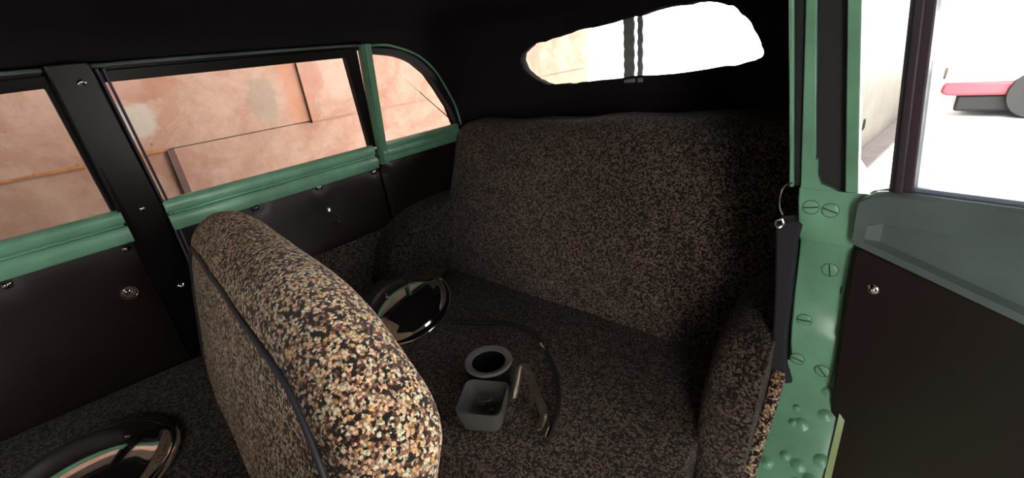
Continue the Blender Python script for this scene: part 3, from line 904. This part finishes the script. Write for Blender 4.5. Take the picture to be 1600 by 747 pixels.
# ------------------------------------------------------------------ front seat
TH = math.atan(.116)
fs = empty('front_seat', (-.075, .216, 0), -TH); tag(fs, 'front bench seat in cream and black speckled tweed, backrest nearest the camera', 'seat')
HX, HY, HZ = .455, .067, .36
def fb(p):
    x, y, z = p
    w_ = z + .54                     # world z, top = .90
    t = min(1, max(0, (w_ - .50) / .4))
    k = 1 - (.13 if x < 0 else .30) * max(0, (abs(x) / HX - .35) / .65) ** 2.4 * t
    zz_ = .40 + (w_ - .40) * k + 0 if w_ > .40 else w_
    yy = y * (1 + .04 * math.cos(x / HX * 1.5)) + .20 * (w_ - .8) - .002
    bul = (1 - (x / HX) ** 4)
    if y < 0: yy -= .012 * bul * math.sin(math.pi * min(1, max(0, (w_ - .3) / .6)))
    if y > 0: yy -= .25 * y
    zz_ -= max(0, y + .03) * .26 * t
    if y >= 0: yy += .004 * bul * math.sin(math.pi * min(1, max(0, (w_ - .3) / .6)))
    yy += .0025 * noise.noise(Vector((x * 9, z * 9, 1)))
    zz_ += .0025 * noise.noise(Vector((x * 8, y * 8, 7)))
    xx = x * (1 - .02 * t)
    return Vector((xx, yy, zz_))
bm = rbox(HX, HY, HZ, .064, .018, fb)
from_bm('backrest', bm, M_TWEED_LIT, fs)
# piping along the front edge of the backrest
def on_box(x, z, ry=HY):
    r = .064
    c = Vector((max(-HX + r, min(HX - r, x)), -HY + r, max(-HZ + r, min(HZ - r, z))))
    q = Vector((x, -HY, z)); dd = q - c
    return c + dd.normalized() * (r + .001)
path = []
rr = .16
xe, ze, xr = HX - .052, HZ - .068, HX - .030
loop2 = [(-xe, -.34)] + [(-xe, z) for z in (-.2, 0, .1, ze - rr * .7)] 
for k in range(7):
    a_ = math.pi - k / 6 * math.pi / 2
    loop2.append((-xe + .08 + .08 * math.cos(a_), ze - .08 + .08 * math.sin(a_)))
for x in (-.28, -.15, 0, .12, .22): loop2.append((x, ze))
for k in range(8):
    a_ = math.pi / 2 - k / 7 * math.pi / 2
    loop2.append((xr - .12 + .12 * math.cos(a_), ze - .16 + .16 * math.sin(a_)))
for z in (0, -.15, -.34): loop2.append((xr, z))
lp = spline([(x, 0, z) for x, z in loop2], 4)
bm = bmesh.new(); add_tube(bm, [fb(on_box(p.x, p.z)) + Vector((0, -.001, 0)) for p in lp], .0042, 10)
from_bm('piping', bm, M_CORD, fs, label='dark cord piping')
bm = bmesh.new(); add_tube(bm, [fb(on_box(p.x, p.z - .007)) + Vector((0, .0005, 0)) for p in lp], .0034, 8)
from_bm('piping', bm, M_CORD, fs, label='dark cord piping')
def fc(p):
    x, y, z = p
    zz_ = .35 + z
    if z > 0: zz_ += .015 * (1 - (x / .5) ** 4) * (1 - (y / .3) ** 4)
    return Vector((x - .02, y - .40, zz_))
bm = rbox(.50, .31, .15, .055, .035, fc)
from_bm('seat_cushion', bm, M_TWEED_SHADE, fs)

# ------------------------------------------------------------------ loose things
# chrome hubcap (one built, one copied)
def hub_bm():
    bm = bmesh.new()
    pf = [(.150, .000), (.152, .003), (.150, .0065), (.143, .009), (.138, .0095), (.134, .013), (.129, .0185), (.122, .0225), (.116, .0245),
          (.105, .0310), (.090, .0385), (.070, .0460), (.050, .0510), (.028, .0540), (.012, .0550), (0, .0552)]
    add_lathe(bm, pf + [(0, .0532)][:0], None, 96)
    inner = [(0, .053), (.05, .049), (.105, .029), (.13, .014), (.148, .000), (.150, .000)]
    add_lathe(bm, inner, None, 96)
    bmesh.ops.remove_doubles(bm, verts=bm.verts, dist=.00001)
    return bm
hub = from_bm('hubcap', hub_bm(), M_CHROME, autosm=False)
hub.location = (-.285, -.125, .5165); hub.rotation_euler = (0, 0, 1.3)
tag(hub, 'chrome hubcap lying on the shaded front seat cushion beside the door', 'hubcap', 'chrome hubcaps')
h2 = hub.copy(); COL.objects.link(h2)
h2.location = (-.352, .606, .461); h2.rotation_euler = Vector((.16, -.235, .959)).to_track_quat('Z', 'Y').to_euler()
tag(h2, 'shiny chrome hubcap lying on the rear seat cushion behind the front backrest', 'hubcap', 'chrome hubcaps')

# black cup with grey rim
cup = empty('black_cup', (.068, .546, .418)); tag(cup, 'black round cup with wide grey rim on the rear seat cushion', 'cup')
bm = bmesh.new()
add_lathe(bm, [(0, 0), (.042, 0), (.046, .006), (.049, .022), (.052, .044), (.055, .058), (.0555, .062), (.052, .0625), (.040, .060), (.037, .050), (.033, .015), (0, .010)], None, 48)
from_bm('cup_body', bm, simple('gloss_black_plastic', (.05, .05, .055), .2), cup)
bm = bmesh.new(); add_lathe(bm, [(.0555, .061), (.056, .0645), (.053, .0665), (.044, .0655), (.039, .062), (.039, .060), (.0555, .061)], None, 48)
from_bm('cup_rim', bm, M_RIMGREY, cup, label='wide grey rim')

# translucent plastic tub cut from a container, with hardware
M_TUB = simple('cloudy_plastic', (.42, .42, .40), .35)
M_TUB.node_tree.nodes['Principled BSDF'].inputs['Transmission Weight'].default_value = .55
M_TUB.node_tree.nodes['Principled BSDF'].inputs['IOR'].default_value = 1.2
bm = bmesh.new()
def rr_loop(h, r, z, tw=0, n=6, wob=0):
    out = []
    for (cx_, cy_, a0) in ((h - r, h - r, 0), (-h + r, h - r, 90), (-h + r, -h + r, 180), (h - r, -h + r, 270)):
        for k in range(n + 1):
            a_ = math.radians(a0 + 90 * k / n)
            p = Vector((cx_ + r * math.cos(a_), cy_ + r * math.sin(a_), 0))
            p.rotate(Matrix.Rotation(tw, 3, 'Z')); p.z = z + wob * math.sin(3 * math.atan2(p.y, p.x))
            out.append(p)
    return out
prof_t = [(.030, .012, 0, 0), (.036, .014, .004, 0), (.041, .016, .03, 0), (.0435, .017, .056, .003), (.0415, .016, .0562, .003), (.039, .015, .03, 0), (.034, .013, .006, 0), (.028, .011, .004, 0)]
rings = [[bm.verts.new(p) for p in rr_loop(h, r, z, .15, 6, wb)] for h, r, z, wb in prof_t]
for A, B in zip(rings, rings[1:]):
    for k in range(len(A)): bm.faces.new((A[k], A[(k + 1) % len(A)], B[(k + 1) % len(B)], B[k]))
bm.faces.new(rings[0]); bm.faces.new(rings[-1])
TUB = Vector((.132, .458, .420))
tub = from_bm('plastic_tub', bm, M_TUB); tub.location = TUB; tub.rotation_euler = (0, 0, .35); tub.scale = (1.12, 1.12, 1)
tag(tub, 'cloudy plastic tub of small hardware in front of the black cup', 'tub')
def bolt(loc, dr, ln, nm_, lab):
    bm = bmesh.new(); MM = orient(loc, dr)
    add_lathe(bm, [(0, -ln), (.0022, -ln), (.0024, -.001), (.0024, 0)], MM, 12)
    add_lathe(bm, [(0, 0), (.0055, 0), (.0058, .001), (.0055, .0035), (.004, .0045), (0, .0045)], MM, 6)
    o = from_bm(nm_, bm, M_STEEL); tag(o, lab, 'bolt', 'bolts in the plastic tub'); return o
b0 = TUB + Vector((0, 0, .012))
bolt(b0 + Vector((.016, .006, .012)), (.3, -.2, 1), .018, 'bolt', 'bright steel bolt standing head up in the plastic tub')
for dx, dy, dz, v, lb in [(-.012, .010, .004, (1, .4, .1), 'dull steel bolt lying under the thin metal ring in the plastic tub'),
                          (-.002, -.014, .004, (.6, -1, .1), 'dull steel bolt on the tub bottom, on the side away from the black cup'),
                          (.014, -.010, .006, (-.4, .8, .3), 'dull steel bolt on the tub bottom, on the side of the steel bracket')]:
    bolt(b0 + Vector((dx, dy, dz)), v, .016, 'bolt', lb)
bm = bmesh.new()
add_tube(bm, [TUB + Vector((-.012 + .019 * math.cos(a_), .016 + .012 * math.sin(a_), .034 + .006 * math.cos(a_))) for a_ in [2 * math.pi * k / 28 for k in range(28)]], .0013, 8, closed=True)
o = from_bm('wire_ring', bm, M_STEEL); tag(o, 'thin metal ring leaning in the plastic tub', 'ring')

# bent metal bracket
bm = bmesh.new()
pb = spline([(.152, .528, .425), (.146, .548, .450), (.138, .570, .470), (.142, .583, .478), (.152, .580, .474), (.200, .549, .452), (.236, .526, .436), (.243, .516, .430), (.246, .502, .426), (.248, .490, .425)], 6)
wd = Vector((.62, .60, 0)).normalized() * .009
A = [bm.verts.new(p - wd) for p in pb]; B = [bm.verts.new(p + wd) for p in pb]
for i in range(len(pb) - 1): bm.faces.new((A[i], A[i + 1], B[i + 1], B[i]))
brk = from_bm('metal_bracket', bm, M_STEEL); sm = brk.modifiers.new('s', 'SOLIDIFY'); sm.thickness = .0022; sm.offset = 0
tag(brk, 'bent flat steel bracket lying beside the plastic tub', 'bracket')

# black cable with metal ends
cab = empty('black_cable', (.1, .6, .43)); tag(cab, 'thick black cable with metal ends curving over the rear seat cushion', 'cable')

path = spline([(-.19, .66, .432), (-.125, .690, .435), (-.048, .735, .435), (.042, .733, .435), (.105, .700, .436), (.155, .665, .437), (.212, .612, .437), (.258, .545, .436), (.278, .482, .434)], 6)
path = [p - Vector((0, 0, .001)) for p in path]
bm = bmesh.new(); add_tube(bm, [p - Vector((.1, .6, .4325)) for p in path], .006, 12)
from_bm('cable_sheath', bm, M_RUBBER, cab)
for a_, b_, r in ((path[23], path[25], .008), (path[-3], path[-1] + Vector((.004, -.008, 0)), .0085)):
    bm = bmesh.new(); o_ = Vector((.1, .6, .43))
    add_tube(bm, [a_ - o_, (a_ + b_) / 2 - o_, b_ - o_], r, 16)
    from_bm('metal_ferrule', bm, M_DULLCHROME, cab, label='metal end fitting')
